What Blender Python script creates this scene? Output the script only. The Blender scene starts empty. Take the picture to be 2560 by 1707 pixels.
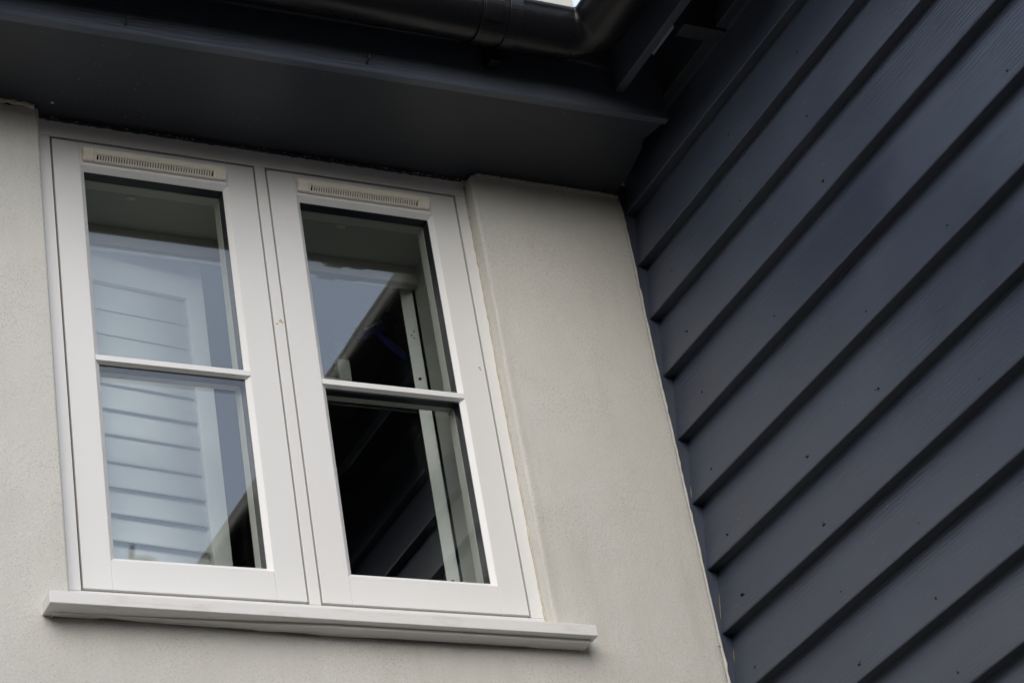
import bpy, bmesh, math, random
from mathutils import Vector, Matrix, noise

SC = bpy.context.scene
COL = SC.collection
rnd = random.Random(7)

# ------------------------------------------------------------------ camera
cam_data = bpy.data.cameras.new("camera")
cam = bpy.data.objects.new("camera", cam_data)
COL.objects.link(cam)
CR = ((0.8928670728293628, -0.42103846038280923, -0.15973417021914532),
      (0.10579691838421333, 0.5409116491993665, -0.8343989452419182),
      (0.4377161206964274, 0.7281079608402143, 0.5275067725096764))
CP = (-1.4708353686456686, -4.545216980164205, -2.4417408105686484)
M3 = Matrix((CR[0], [-v for v in CR[1]], [-v for v in CR[2]])).transposed()
cam.matrix_world = Matrix.Translation(CP) @ M3.to_4x4()
cam_data.sensor_fit = 'HORIZONTAL'
cam_data.sensor_width = 36.0
cam_data.lens = 82.181
cam_data.clip_start = 0.05
cam_data.clip_end = 2000.0
cam_data.dof.use_dof = True
cam_data.dof.focus_distance = 6.0
cam_data.dof.aperture_fstop = 6.3
SC.camera = cam

# ------------------------------------------------------------------ sky, sun, exposure
SUN_EL, SUN_AZ = 34.0, -30.0          # azimuth of the sun from -Y towards -X, degrees
world = bpy.data.worlds.new("World")
SC.world = world
world.use_nodes = True
wn, wl = world.node_tree.nodes, world.node_tree.links
wn.clear()
w_out = wn.new("ShaderNodeOutputWorld")
w_bg = wn.new("ShaderNodeBackground")
w_sky = wn.new("ShaderNodeTexSky")
w_sky.sky_type = 'NISHITA'
w_sky.sun_disc = False
w_sky.sun_elevation = math.radians(SUN_EL)
w_sky.sun_rotation = math.radians(180.0 - SUN_AZ + 0.0)
w_sky.air_density = 1.0
w_sky.dust_density = 2.0
w_sky.ozone_density = 1.0
w_tc = wn.new("ShaderNodeTexCoord")
w_noise = wn.new("ShaderNodeTexNoise")
w_noise.inputs["Scale"].default_value = 2.2
w_noise.inputs["Detail"].default_value = 5.0
w_noise.inputs["Roughness"].default_value = 0.55
w_ramp = wn.new("ShaderNodeValToRGB")
w_ramp.color_ramp.elements[0].position = 0.30
w_ramp.color_ramp.elements[0].color = (0.15, 0.15, 0.15, 1)
w_ramp.color_ramp.elements[1].position = 0.72
w_ramp.color_ramp.elements[1].color = (0.64, 0.64, 0.64, 1)
w_mix = wn.new("ShaderNodeMix")
w_mix.data_type = 'RGBA'
w_mix.inputs[7].default_value = (8.5, 9.1, 10.2, 1)      # thin bright cloud
w_bg.inputs["Strength"].default_value = 0.15
wl.new(w_tc.outputs["Generated"], w_noise.inputs["Vector"])
wl.new(w_noise.outputs["Fac"], w_ramp.inputs["Fac"])
wl.new(w_ramp.outputs["Color"], w_mix.inputs[0])
wl.new(w_sky.outputs["Color"], w_mix.inputs[6])
wl.new(w_mix.outputs[2], w_bg.inputs["Color"])
wl.new(w_bg.outputs["Background"], w_out.inputs["Surface"])

sun_data = bpy.data.lights.new("sun", 'SUN')
sun_data.energy = 1.2
sun_data.angle = math.radians(60.0)
sun_data.color = (1.0, 0.965, 0.91)
sun = bpy.data.objects.new("sun", sun_data)
COL.objects.link(sun)
az, el = math.radians(SUN_AZ), math.radians(SUN_EL)
to_sun = Vector((math.sin(az) * math.cos(el), -math.cos(az) * math.cos(el), math.sin(el)))
sun.rotation_euler = to_sun.to_track_quat('Z', 'Y').to_euler()
sun.location = to_sun * 40

SC.view_settings.view_transform = 'Standard'
SC.view_settings.look = 'None'
SC.view_settings.gamma = 1.0
SC.view_settings.use_curve_mapping = False
SC.view_settings.exposure = 0.44
SC.cycles.max_bounces = 10
SC.cycles.diffuse_bounces = 4
SC.cycles.transparent_max_bounces = 12
SC.cycles.use_denoising = True


# ------------------------------------------------------------------ materials
def mat(name, color, rough=0.5, spec=0.5, metallic=0.0):
    m = bpy.data.materials.new(name)
    m.use_nodes = True
    b = m.node_tree.nodes["Principled BSDF"]
    b.inputs["Base Color"].default_value = (*color, 1)
    b.inputs["Roughness"].default_value = rough
    b.inputs["Specular IOR Level"].default_value = spec
    b.inputs["Metallic"].default_value = metallic
    return m


class NG:
    """short hand for building a node graph on a material"""
    def __init__(s, m):
        s.n, s.l = m.node_tree.nodes, m.node_tree.links
        s.b = s.n["Principled BSDF"]

    def node(s, kind, **kw):
        n = s.n.new(kind)
        for k, v in kw.items():
            setattr(n, k, v)
        return n

    def coords(s, scale=(1, 1, 1), rand=0.0):
        tc = s.node("ShaderNodeTexCoord")
        mp = s.node("ShaderNodeMapping")
        mp.inputs["Scale"].default_value = scale
        if rand:
            oi = s.node("ShaderNodeObjectInfo")
            mul = s.node("ShaderNodeMath", operation='MULTIPLY')
            mul.inputs[1].default_value = rand
            s.l.new(oi.outputs["Random"], mul.inputs[0])
            cmb = s.node("ShaderNodeCombineXYZ")
            for i in range(3):
                s.l.new(mul.outputs[0], cmb.inputs[i])
            s.l.new(cmb.outputs[0], mp.inputs["Location"])
        s.l.new(tc.outputs["Object"], mp.inputs["Vector"])
        return mp.outputs["Vector"]

    def noise(s, vec, scale, detail=4, rough=0.55, dist=0.0):
        t = s.node("ShaderNodeTexNoise")
        t.inputs["Scale"].default_value = scale
        t.inputs["Detail"].default_value = detail
        t.inputs["Roughness"].default_value = rough
        t.inputs["Distortion"].default_value = dist
        s.l.new(vec, t.inputs["Vector"])
        return t.outputs["Fac"]

    def ramp(s, fac, stops):
        r = s.node("ShaderNodeValToRGB")
        while len(r.color_ramp.elements) < len(stops):
            r.color_ramp.elements.new(0.5)
        for e, (p, c) in zip(r.color_ramp.elements, stops):
            e.position = p
            e.color = (*c, 1) if hasattr(c, '__len__') else (c, c, c, 1)
        s.l.new(fac, r.inputs["Fac"])
        return r.outputs["Color"]

    def mix(s, fac, a, b, mode='MIX'):
        m = s.node("ShaderNodeMix", data_type='RGBA', blend_type=mode)
        for sock, v in ((m.inputs[0], fac), (m.inputs[6], a), (m.inputs[7], b)):
            if hasattr(v, 'is_linked'):
                s.l.new(v, sock)
            elif hasattr(v, '__len__'):
                sock.default_value = (*v, 1)
            else:
                sock.default_value = v
        return m.outputs[2]

    def bump(s, height, strength, distance, prev=None):
        b = s.node("ShaderNodeBump")
        b.inputs["Strength"].default_value = strength
        b.inputs["Distance"].default_value = distance
        s.l.new(height, b.inputs["Height"])
        if prev is not None:
            s.l.new(prev, b.inputs["Normal"])
        return b.outputs["Normal"]

    def color(s, c):
        s.l.new(c, s.b.inputs["Base Color"])

    def normal(s, c):
        s.l.new(c, s.b.inputs["Normal"])

    def rough(s, c):
        s.l.new(c, s.b.inputs["Roughness"])


def render_material():
    m = mat("painted_render", (0.5, 0.48, 0.44), 0.9, 0.25)
    g = NG(m)
    v = g.coords()
    big = g.noise(v, 1.6, 5, 0.6)
    fine = g.noise(v, 150, 3, 0.6)
    grit = g.noise(v, 330, 2, 0.5)
    c = g.ramp(big, [(0.30, (0.645, 0.635, 0.585)), (0.72, (0.710, 0.700, 0.650))])
    vor = g.node("ShaderNodeTexVoronoi", feature='F1')
    vor.inputs["Scale"].default_value = 150
    g.l.new(v, vor.inputs["Vector"])
    pits = g.ramp(vor.outputs["Distance"], [(0.10, 1.0), (0.30, 0.0)])
    patch = g.ramp(g.noise(v, 5.0, 4, 0.6), [(0.40, 0.10), (0.66, 1.0)])
    pm = g.mix(1.0, pits, patch, 'MULTIPLY')
    c = g.mix(g.ramp(grit, [(0.30, 0.20), (0.62, 0.0)]), c, (0.22, 0.205, 0.18))
    c = g.mix(g.mix(1.0, pm, (0.6, 0.6, 0.6), 'MULTIPLY'), c, (0.16, 0.15, 0.13))
    runs = g.ramp(g.noise(g.coords((9, 9, 1.1)), 1.4, 5, 0.65), [(0.50, 0.0), (0.78, 0.30)])
    c = g.mix(runs, c, (0.46, 0.43, 0.37))
    blot = g.ramp(g.noise(v, 0.9, 6, 0.7, 0.8), [(0.42, 0.0), (0.70, 0.22)])
    c = g.mix(blot, c, (0.50, 0.475, 0.41))
    crack = g.node("ShaderNodeTexVoronoi", feature='DISTANCE_TO_EDGE')
    crack.inputs["Scale"].default_value = 1.7
    warp = g.node("ShaderNodeVectorMath", operation='ADD')
    nn = g.node("ShaderNodeTexNoise")
    nn.inputs["Scale"].default_value = 6.0
    nn.inputs["Detail"].default_value = 6.0
    g.l.new(v, nn.inputs["Vector"])
    sc_ = g.node("ShaderNodeVectorMath", operation='SCALE')
    sc_.inputs["Scale"].default_value = 0.22
    g.l.new(nn.outputs["Color"], sc_.inputs[0])
    g.l.new(v, warp.inputs[0]); g.l.new(sc_.outputs[0], warp.inputs[1])
    g.l.new(warp.outputs[0], crack.inputs["Vector"])
    line = g.ramp(crack.outputs["Distance"], [(0.0, 1.0), (0.0022, 0.0)])
    where = g.ramp(g.noise(v, 2.3, 2, 0.5), [(0.68, 0.0), (0.76, 0.35)])
    c = g.mix(g.mix(1.0, line, where, 'MULTIPLY'), c, (0.24, 0.22, 0.18))
    g.color(c)
    n1 = g.bump(g.noise(v, 9, 4, 0.5), 0.28, 0.010)
    n2 = g.bump(fine, 0.40, 0.0035, n1)
    n3 = g.bump(grit, 0.45, 0.0022, n2)
    g.normal(n3)
    return m


def paint_wood(name, base, light, rough=0.42, grain_axis=1, bump=0.35, spec=0.5):
    """dark paint brushed over softwood boards, grain running along the given axis"""
    m = mat(name, base, rough, spec)
    g = NG(m)
    sc = [14.0, 14.0, 14.0]
    sc[grain_axis] = 0.9
    v = g.coords(tuple(sc), 37.0)
    vb = g.coords((1, 1, 1), 19.0)
    tone = g.noise(vb, 2.6, 4, 0.6)
    sct = [5.0, 5.0, 5.0]
    sct[grain_axis] = 0.5
    streak = g.noise(g.coords(tuple(sct), 11.0), 3.0, 4, 0.6)
    c = g.mix(g.ramp(tone, [(0.3, 0.0), (0.72, 1.0)]), base, light)
    c = g.mix(g.ramp(streak, [(0.44, 0.0), (0.70, 0.45)]), c, light)
    scs = [26.0, 26.0, 26.0]
    scs[grain_axis] = 3.0
    scuff = g.ramp(g.noise(g.coords(tuple(scs), 29.0), 1.6, 5, 0.7), [(0.66, 0.0), (0.76, 0.35)])
    c = g.mix(scuff, c, tuple(min(1.0, q * 1.9 + 0.01) for q in light))
    oi = g.node("ShaderNodeObjectInfo")
    c = g.mix(1.0, c, g.ramp(oi.outputs["Random"], [(0.0, (0.90, 0.91, 0.93)), (1.0, (1.08, 1.06, 1.03))]), 'MULTIPLY')
    g.color(c)
    grain = g.noise(v, 9.0, 6, 0.62, 0.6)
    # growth rings with knots
    wave = g.node("ShaderNodeTexWave", wave_type='BANDS', bands_direction='Z' if grain_axis != 2 else 'X')
    scw = [1.0, 1.0, 1.0]
    scw[grain_axis] = 0.14
    wv = g.coords(tuple(scw), 23.0)
    wave.inputs["Scale"].default_value = 26
    wave.inputs["Distortion"].default_value = 9
    wave.inputs["Detail"].default_value = 2.5
    wave.inputs["Detail Scale"].default_value = 0.9
    g.l.new(wv, wave.inputs["Vector"])
    zone = g.ramp(g.noise(vb, 3.2, 2, 0.5), [(0.38, 0.08), (0.60, 1.0)])
    rings = g.mix(1.0, wave.outputs["Color"], zone, 'MULTIPLY')
    brush = g.noise(vb, 130, 3, 0.6)
    n = g.bump(rings, bump * 0.6, 0.0022)
    n = g.bump(grain, bump, 0.0025, n)
    n = g.bump(brush, 0.16, 0.0012, n)
    g.normal(n)
    g.rough(g.ramp(tone, [(0.3, rough - 0.06), (0.75, rough + 0.10)]))
    return m


def white_foil(name, col, rough=0.42):
    m = mat(name, col, rough, 0.5)
    g = NG(m)
    v = g.coords((1, 1, 1), 5.0)
    t = g.noise(v, 3.0, 4, 0.6)
    c = g.mix(g.ramp(t, [(0.35, 0.0), (0.8, 0.22)]), col, (col[0] * 0.90, col[1] * 0.88, col[2] * 0.84))
    dirt = g.ramp(g.noise(v, 16, 5, 0.7), [(0.66, 0.0), (0.80, 0.35)])
    c = g.mix(dirt, c, (0.62, 0.56, 0.46))
    g.color(c)
    n = g.bump(g.noise(g.coords((30, 30, 6), 3.0), 14, 3, 0.5), 0.10, 0.0008)
    g.normal(n)
    return m


def glass_material():
    m = bpy.data.materials.new("window_glass")
    m.use_nodes = True
    n, l = m.node_tree.nodes, m.node_tree.links
    n.clear()
    out = n.new("ShaderNodeOutputMaterial")
    mix = n.new("ShaderNodeMixShader")
    tr = n.new("ShaderNodeBsdfTransparent")
    tr.inputs["Color"].default_value = (0.93, 0.955, 0.945, 1)
    gl = n.new("ShaderNodeBsdfGlossy")
    gl.inputs["Roughness"].default_value = 0.0
    gl.inputs["Color"].default_value = (0.96, 0.98, 1.0, 1)
    lw = n.new("ShaderNodeLayerWeight")
    p5 = n.new("ShaderNodeMath"); p5.operation = 'POWER'; p5.inputs[1].default_value = 5.0
    fr = n.new("ShaderNodeMath"); fr.operation = 'MULTIPLY_ADD'          # Schlick: R0 + (1 - R0) * (1 - cos)^5, same from both sides
    fr.inputs[1].default_value = 0.90
    fr.inputs[2].default_value = 0.105
    fr.use_clamp = True
    l.new(lw.outputs["Facing"], p5.inputs[0])
    l.new(p5.outputs[0], fr.inputs[0])
    # slight waviness of float glass
    tc = n.new("ShaderNodeTexCoord")
    no = n.new("ShaderNodeTexNoise")
    no.inputs["Scale"].default_value = 3.0
    no.inputs["Detail"].default_value = 1.0
    bp = n.new("ShaderNodeBump")
    bp.inputs["Strength"].default_value = 0.003
    bp.inputs["Distance"].default_value = 0.004
    l.new(tc.outputs["Object"], no.inputs["Vector"])
    l.new(no.outputs["Fac"], bp.inputs["Height"])
    l.new(bp.outputs["Normal"], gl.inputs["Normal"])
    l.new(fr.outputs[0], mix.inputs[0])
    l.new(tr.outputs[0], mix.inputs[1])
    l.new(gl.outputs[0], mix.inputs[2])
    l.new(mix.outputs[0], out.inputs["Surface"])
    return m


def ground_material():
    m = mat("brick_paving_ground", (0.24, 0.19, 0.14), 0.9, 0.2)
    g = NG(m)
    v = g.coords()
    c = g.ramp(g.noise(v, 0.8, 6, 0.65), [(0.3, (0.090, 0.077, 0.062)), (0.7, (0.130, 0.112, 0.090))])
    g.color(c)
    g.normal(g.bump(g.noise(v, 40, 4, 0.6), 0.4, 0.01))
    return m


M = {}
M['render'] = render_material()
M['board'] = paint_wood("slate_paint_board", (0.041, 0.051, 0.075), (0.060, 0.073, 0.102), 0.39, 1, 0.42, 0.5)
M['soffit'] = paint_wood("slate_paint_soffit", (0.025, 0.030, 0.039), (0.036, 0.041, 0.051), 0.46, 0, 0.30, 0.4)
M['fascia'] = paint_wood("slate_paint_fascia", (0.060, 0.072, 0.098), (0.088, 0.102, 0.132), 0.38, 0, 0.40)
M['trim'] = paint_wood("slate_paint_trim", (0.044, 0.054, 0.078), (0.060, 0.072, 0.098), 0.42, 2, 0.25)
M['foil'] = white_foil("white_foil_frame", (0.79, 0.785, 0.765), 0.40)
M['bead'] = white_foil("white_bead", (0.83, 0.825, 0.81), 0.35)
M['inner'] = white_foil("cream_inner_bead", (0.74, 0.72, 0.66), 0.45)
M['vent'] = mat("cream_vent_plastic", (0.87, 0.82, 0.70), 0.40)
M['black'] = mat("black_rubber", (0.012, 0.012, 0.014), 0.55)
M['spacer'] = mat("dark_spacer_bar", (0.020, 0.021, 0.028), 0.35)
M['cavity'] = mat("dark_cavity", (0.010, 0.009, 0.008), 0.9)
M['glass'] = glass_material()
M['shutter'] = white_foil("white_shutter_paint", (0.80, 0.81, 0.80), 0.40)
M['plaster'] = mat("interior_plaster", (0.55, 0.55, 0.50), 0.9, 0.2)
M['room'] = mat("interior_dark_room", (0.20, 0.18, 0.155), 0.9, 0.2)
M['nailrust'] = mat("rusty_dark_hole", (0.008, 0.007, 0.007), 0.9, 0.1)
M['blue'] = mat("navy_blue_fabric", (0.006, 0.011, 0.07), 0.8, 0.2)
M['cord'] = mat("pale_cord", (0.45, 0.42, 0.36), 0.8, 0.2)
M['leaf'] = mat("green_leaf", (0.06, 0.15, 0.025), 0.5, 0.4)
M['stem'] = mat("green_stem", (0.07, 0.08, 0.03), 0.7, 0.2)
M['ground'] = ground_material()


def sealant_material():
    m = mat("buff_sealant", (0.44, 0.40, 0.31), 0.7, 0.3)
    g = NG(m)
    v = g.coords()
    g.color(g.ramp(g.noise(v, 22, 5, 0.7), [(0.3, (0.42, 0.375, 0.29)), (0.7, (0.58, 0.55, 0.48))]))
    g.normal(g.bump(g.noise(v, 90, 4, 0.6), 0.5, 0.004))
    return m


def gutter_material():
    m = mat("black_gutter_plastic", (0.008, 0.008, 0.009), 0.3, 0.35)
    g = NG(m)
    v = g.coords()
    dust = g.ramp(g.noise(v, 7, 6, 0.7), [(0.50, 0.0), (0.85, 0.14)])
    specks = g.ramp(g.noise(v, 160, 2, 0.5), [(0.74, 0.0), (0.80, 0.6)])
    c = g.mix(dust, (0.007, 0.007, 0.008), (0.035, 0.033, 0.030))
    c = g.mix(specks, c, (0.20, 0.19, 0.18))
    g.color(c)
    g.rough(g.ramp(g.noise(v, 5, 5, 0.6), [(0.3, 0.22), (0.75, 0.42)]))
    return m


def sill_material():
    m = mat("white_sill", (0.80, 0.79, 0.765), 0.42, 0.5)
    g = NG(m)
    v = g.coords()
    st = g.ramp(g.noise(g.coords((2.5, 14, 14)), 3.2, 5, 0.7), [(0.52, 0.0), (0.74, 0.55)])
    c = g.mix(st, (0.80, 0.79, 0.765), (0.60, 0.52, 0.40))
    chips = g.ramp(g.noise(v, 75, 3, 0.6), [(0.71, 0.0), (0.76, 0.6)])
    c = g.mix(chips, c, (0.36, 0.31, 0.25))
    g.color(c)
    g.normal(g.bump(g.noise(v, 40, 4, 0.6), 0.12, 0.001))
    return m


M['sealant'] = sealant_material()
M['gutter'] = gutter_material()
M['sill'] = sill_material()
M['mortar'] = mat("dirty_mortar", (0.27, 0.235, 0.185), 0.95, 0.1)
M['grey_hook'] = mat("black_hook_metal", (0.02, 0.02, 0.022), 0.35, 0.6)
M['fleck'] = mat("pale_paint_fleck", (0.55, 0.52, 0.46), 0.8, 0.2)


# ------------------------------------------------------------------ object helpers
def tag(o, label=None, cat=None, group=None, kind=None):
    if label: o["label"] = label
    if cat: o["category"] = cat
    if group: o["group"] = group
    if kind: o["kind"] = kind
    return o


def empty(name, loc=(0, 0, 0), parent=None):
    o = bpy.data.objects.new(name, None)
    o.empty_display_size = 0.05
    o.location = loc
    COL.objects.link(o)
    if parent: o.parent = parent
    return o


def put(name, bm, material, parent=None, bevel=0.0, smooth=False, seg=2, recalc=True):
    """link a bmesh (in world coordinates) as one mesh object"""
    if recalc: bmesh.ops.recalc_face_normals(bm, faces=bm.faces[:])
    me = bpy.data.meshes.new(name)
    # keep the origin near the piece
    c = Vector()
    for v in bm.verts: c += v.co
    c /= max(1, len(bm.verts))
    for v in bm.verts: v.co -= c
    bm.to_mesh(me)
    bm.free()
    o = bpy.data.objects.new(name, me)
    COL.objects.link(o)
    if isinstance(material, (list, tuple)):
        for m in material: me.materials.append(m)
    else:
        me.materials.append(material)
    if parent is not None:
        o.parent = parent
        pl = parent.location if parent.parent is None else parent.location + parent.parent.location
        o.location = c - pl
    else:
        o.location = c
    if smooth:
        for p in me.polygons: p.use_smooth = True
    if bevel:
        b = o.modifiers.new("bevel", 'BEVEL')
        b.width = bevel
        b.segments = seg
        b.limit_method = 'ANGLE'
        b.angle_limit = math.radians(40)
    return o


def box(bm, x0, x1, y0, y1, z0, z1):
    vs = [bm.verts.new(p) for p in ((x0, y0, z0), (x1, y0, z0), (x1, y1, z0), (x0, y1, z0),
                                    (x0, y0, z1), (x1, y0, z1), (x1, y1, z1), (x0, y1, z1))]
    for f in ((0, 3, 2, 1), (4, 5, 6, 7), (0, 1, 5, 4), (1, 2, 6, 5), (2, 3, 7, 6), (3, 0, 4, 7)):
        bm.faces.new([vs[i] for i in f])
    return vs


def loft(bm, rings, closed=True, caps=True):
    """join successive rings (lists of points) with quads"""
    vr = [[bm.verts.new(p) for p in r] for r in rings]
    n = len(vr[0])
    for a, b in zip(vr, vr[1:]):
        for i in range(n if closed else n - 1):
            j = (i + 1) % n
            bm.faces.new((a[i], a[j], b[j], b[i]))
    if caps and closed:
        bm.faces.new(vr[0][::-1])
        bm.faces.new(vr[-1])
    return vr


def tube(bm, pts, radii, n=8):
    rings = []
    pts = [Vector(p) for p in pts]
    for i, p in enumerate(pts):
        d = (pts[min(i + 1, len(pts) - 1)] - pts[max(i - 1, 0)]).normalized()
        a = d.orthogonal().normalized() if i == 0 else (last - d * last.dot(d)).normalized()
        last = a
        b = d.cross(a)
        r = radii[i] if hasattr(radii, '__len__') else radii
        rings.append([p + (a * math.cos(t) + b * math.sin(t)) * r for t in [2 * math.pi * k / n for k in range(n)]])
    loft(bm, rings)


def nz(x, y=0.0, z=0.0):
    return noise.noise(Vector((x, y, z)))


def new():
    return bmesh.new()


# ------------------------------------------------------------------ ground
bm = new()
for q in ((-600, -600), (600, -600), (600, 600), (-600, 600)):
    bm.verts.new((q[0], q[1], -4.15))
bm.faces.new(bm.verts[:])
tag(put("ground", bm, M['ground']), kind='structure')

# ------------------------------------------------------------------ rendered wall with the window opening
YW = -0.038          # face of the render
AX_L, AX_R = -0.0124, 1.2045   # arrises of the opening
ZTOP = 1.3795        # underside of the soffit
ZB = -0.045          # bottom of the opening
XE = 1.681           # right edge of the render, against the corner trim


def arris_r(z): return AX_R + 0.0035 * nz(z * 2.2, 3.1) + 0.0012 * nz(z * 14, 8.0) + (0.004 if z < 0.2 else 0) * (0.2 - z) / 0.25 + max(0, 1.30 - abs(z - 1.37) * 20) * 0.0
def edge_r(z): return XE + 0.004 * nz(z * 3.0, 11.0) + 0.0016 * nz(z * 18, 5.0)
def surf(x, z): return YW + 0.0022 * nz(x * 2.3, z * 2.3, 1.0) + 0.0008 * nz(x * 11, z * 11, 4.0)
def top_l(x): return ZTOP - 0.006 + 0.006 * nz(x * 30, 2.0) - max(0, -x - 0.0) * 0.02
def top_r(x):
    t = x - AX_R
    r = 0.016 * max(0.0, 1 - t / 0.03) ** 2
    return ZTOP - r + 0.0035 * nz(x * 16, 9.0) + 0.002 * nz(x * 47, 4.0)


wall = empty("rendered_wall", (0.6, 0, -4.1))
tag(wall, "pale beige rough rendered wall around the white window", "wall")
bm = new()


def sheet(cols, rows, fx):
    g = [[bm.verts.new(fx(c, r)) for c in cols] for r in rows]
    for j in range(len(rows) - 1):
        for i in range(len(cols) - 1):
            bm.faces.new((g[j][i], g[j][i + 1], g[j + 1][i + 1], g[j + 1][i]))
    return g


def lin(a, b, n): return [a + (b - a) * i / n for i in range(n + 1)]


zrows = lin(ZB, 1.0, 70) + lin(1.0, ZTOP, 60)[1:]
# right pier: u in 0..1 between arris and edge
RAD = 0.005
us = [0.0, 0.004, 0.010, 0.03] + lin(0.08, 0.93, 12) + [0.97, 0.99, 1.0]
VN = len(zrows)


def right_pt(u, z):
    t = (z - ZB) / (ZTOP - ZB)
    x0, x1 = arris_r(z), edge_r(z)
    x = x0 + (x1 - x0) * u
    zz = ZB + (top_r(x) - ZB) * t
    y = surf(x, z)
    if u == 0.0: y += 0.004
    elif u == 0.004: y += 0.0012
    elif u == 0.010: y -= 0.0016
    elif u == 0.03: y += 0.0005
    if u == 1.0: y += 0.006
    elif u == 0.99: y += 0.001
    return (x, y, zz)


g = sheet(us, zrows, right_pt)
# reveal on the right, edge return on the right, top return
for j in range(VN - 1):
    a, b = g[j][0], g[j + 1][0]
    p, q = [bm.verts.new((v.co.x + 0.0015, 0.30, v.co.z)) for v in (a, b)]
    bm.faces.new((a, b, q, p))
    a, b = g[j][-1], g[j + 1][-1]
    p, q = [bm.verts.new((v.co.x - 0.002, 0.02, v.co.z)) for v in (a, b)]
    bm.faces.new((a, p, q, b))
for i in range(len(us) - 1):
    a, b = g[-1][i], g[-1][i + 1]
    p, q = [bm.verts.new((v.co.x, 0.02, v.co.z)) for v in (a, b)]
    bm.faces.new((a, b, q, p))
# left pier
xs_l = lin(-4.0, -0.5, 12) + lin(-0.5, -0.02, 24)[1:] + [AX_L - 0.003, AX_L]


def left_pt(x, z):
    t = (z - ZB) / (ZTOP - ZB)
    zz = ZB + (top_l(x) - ZB) * t
    y = surf(x, z)
    xx = x
    if x > -0.016:
        xx = x + 0.0012 * nz(z * 7, 21.0)
    if x == AX_L: y += 0.004
    return (xx, y, zz)


g = sheet(xs_l, zrows, left_pt)
for j in range(VN - 1):
    a, b = g[j][-1], g[j + 1][-1]
    p, q = [bm.verts.new((v.co.x, 0.30, v.co.z)) for v in (a, b)]
    bm.faces.new((a, p, q, b))
for i in range(len(xs_l) - 1):
    a, b = g[-1][i], g[-1][i + 1]
    p, q = [bm.verts.new((v.co.x, 0.02, v.co.z)) for v in (a, b)]
    bm.faces.new((a, b, q, p))
# below the sill
xs_b = lin(-4.0, -0.3, 10) + lin(-0.3, XE - 0.08, 40)[1:] + lin(XE - 0.08, XE, 5)[1:]
zs_b = lin(-4.15, -0.9, 10) + lin(-0.9, ZB, 30)[1:]


def bot_pt(x, z):
    if x == XE:
        return (edge_r(z), surf(x, z) + 0.006, z)
    return (x, surf(x, z), z)


g = sheet(xs_b, zs_b, bot_pt)
for j in range(len(zs_b) - 1):
    a, b = g[j][-1], g[j + 1][-1]
    p, q = [bm.verts.new((v.co.x - 0.002, 0.02, v.co.z)) for v in (a, b)]
    bm.faces.new((a, p, q, b))
o = put("render_coat", bm, M['render'], wall, smooth=True)
# masonry behind the render, so that no light leaks into the room
bm = new()
box(bm, -4.0, -0.03, 0.0, 0.255, ZB, 2.2)
box(bm, 1.225, 1.70, 0.0, 0.255, ZB, 2.2)
box(bm, -4.0, 1.70, 0.0, 0.255, -4.15, ZB - 0.03)
box(bm, -0.03, 1.225, 0.10, 0.255, 1.30, 2.2)
put("masonry_core", bm, M['plaster'], wall)


def bead(name, pts, r, parent, material, jitter=0.35, seed=0.0, n=8):
    b = new()
    rr = [r * (1 + jitter * nz(i * 0.9, seed, 2.0)) for i in range(len(pts))]
    pts = [Vector(p) + Vector((nz(i * 0.7, seed), nz(i * 0.7, seed + 5), nz(i * 0.7, seed + 9))) * r * 0.5 for i, p in enumerate(pts)]
    tube(b, pts, rr, n)
    return put(name, b, material, parent, smooth=True)


# sealant and filler beads around the wall edges
bead("sealant_bead", [(x, YW + 0.005, top_r(x) - 0.003) for x in lin(AX_R + 0.02, XE - 0.006, 90)], 0.0078, wall, M['sealant'], 0.75, 1.0)
bead("sealant_bead", [(edge_r(z) - 0.002, YW + 0.004, z) for z in lin(-0.8, 1.36, 110)], 0.0040, wall, M['render'], 0.45, 2.0)
bead("sealant_bead", [(arris_r(z) - 0.0015, -0.0015 + 0.001 * nz(z * 9), z) for z in lin(-0.03, 1.355, 80)], 0.0034, wall, M['sealant'], 0.6, 3.0)
bead("sealant_bead", [(x, YW - 0.004 + 0.004 * nz(x * 9, 3), ZTOP - 0.001 - 0.010 * max(0, (x + 0.08) / 0.07) ** 2) for x in lin(-0.55, -0.022, 40)], 0.0075, wall, M['sealant'], 0.6, 4.0)
bead("filler_edge", [(AX_L - 0.001, YW + 0.001, z) for z in lin(1.335, 1.371, 10)], 0.0035, wall, M['fleck'], 0.5, 5.0)

# ------------------------------------------------------------------ weatherboarded wall on the right
XB = 1.691
LIPS = [1.490, 1.3142, 1.1357, 0.9566, 0.7696, 0.5681, 0.3710, 0.1746, -0.0101, -0.1896, -0.3745, -0.5575, -0.742, -0.926]
YS, YE = -0.0345, -4.3
bwall = empty("weatherboard_wall", (1.75, -2.1, -4.1))
tag(bwall, "dark slate blue weatherboarded wall at right angles to the rendered wall", "wall")
for i, z0 in enumerate(LIPS):
    zt = (LIPS[i - 1] if i else 1.665) + 0.035
    bm = new()
    rings = []
    ys = lin(YS, -1.6, 60) + lin(-1.6, YE, 24)[1:]
    for y in ys:
        wob = 0.0012 * nz(y * 1.3, i * 7.7) + 0.0005 * nz(y * 7, i * 3.3)
        dx = 0.0012 * nz(y * 0.9, i * 5.1, 3.0)
        z = z0 + wob
        x = XB + dx
        cup = 0.0010
        rings.append([(x + 0.0020, y, z), (x + 0.0003, y, z + 0.0016), (x, y, z + 0.005),
                      (x + 0.0117 - cup, y, z0 + (zt - z0) * 0.30), (x + 0.0240 - cup, y, z0 + (zt - z0) * 0.62), (x + 0.0380, y, zt),
                      (x + 0.0405, y, zt), (x + 0.0330, y, z)])
    loft(bm, rings)
    o = put("weatherboard", bm, M['board'], bwall, smooth=False)
bm = new()
box(bm, 1.7338, 1.78, -4.3, -0.001, -0.95, 1.66)
put("backing_board", bm, M['black'], bwall)
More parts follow.
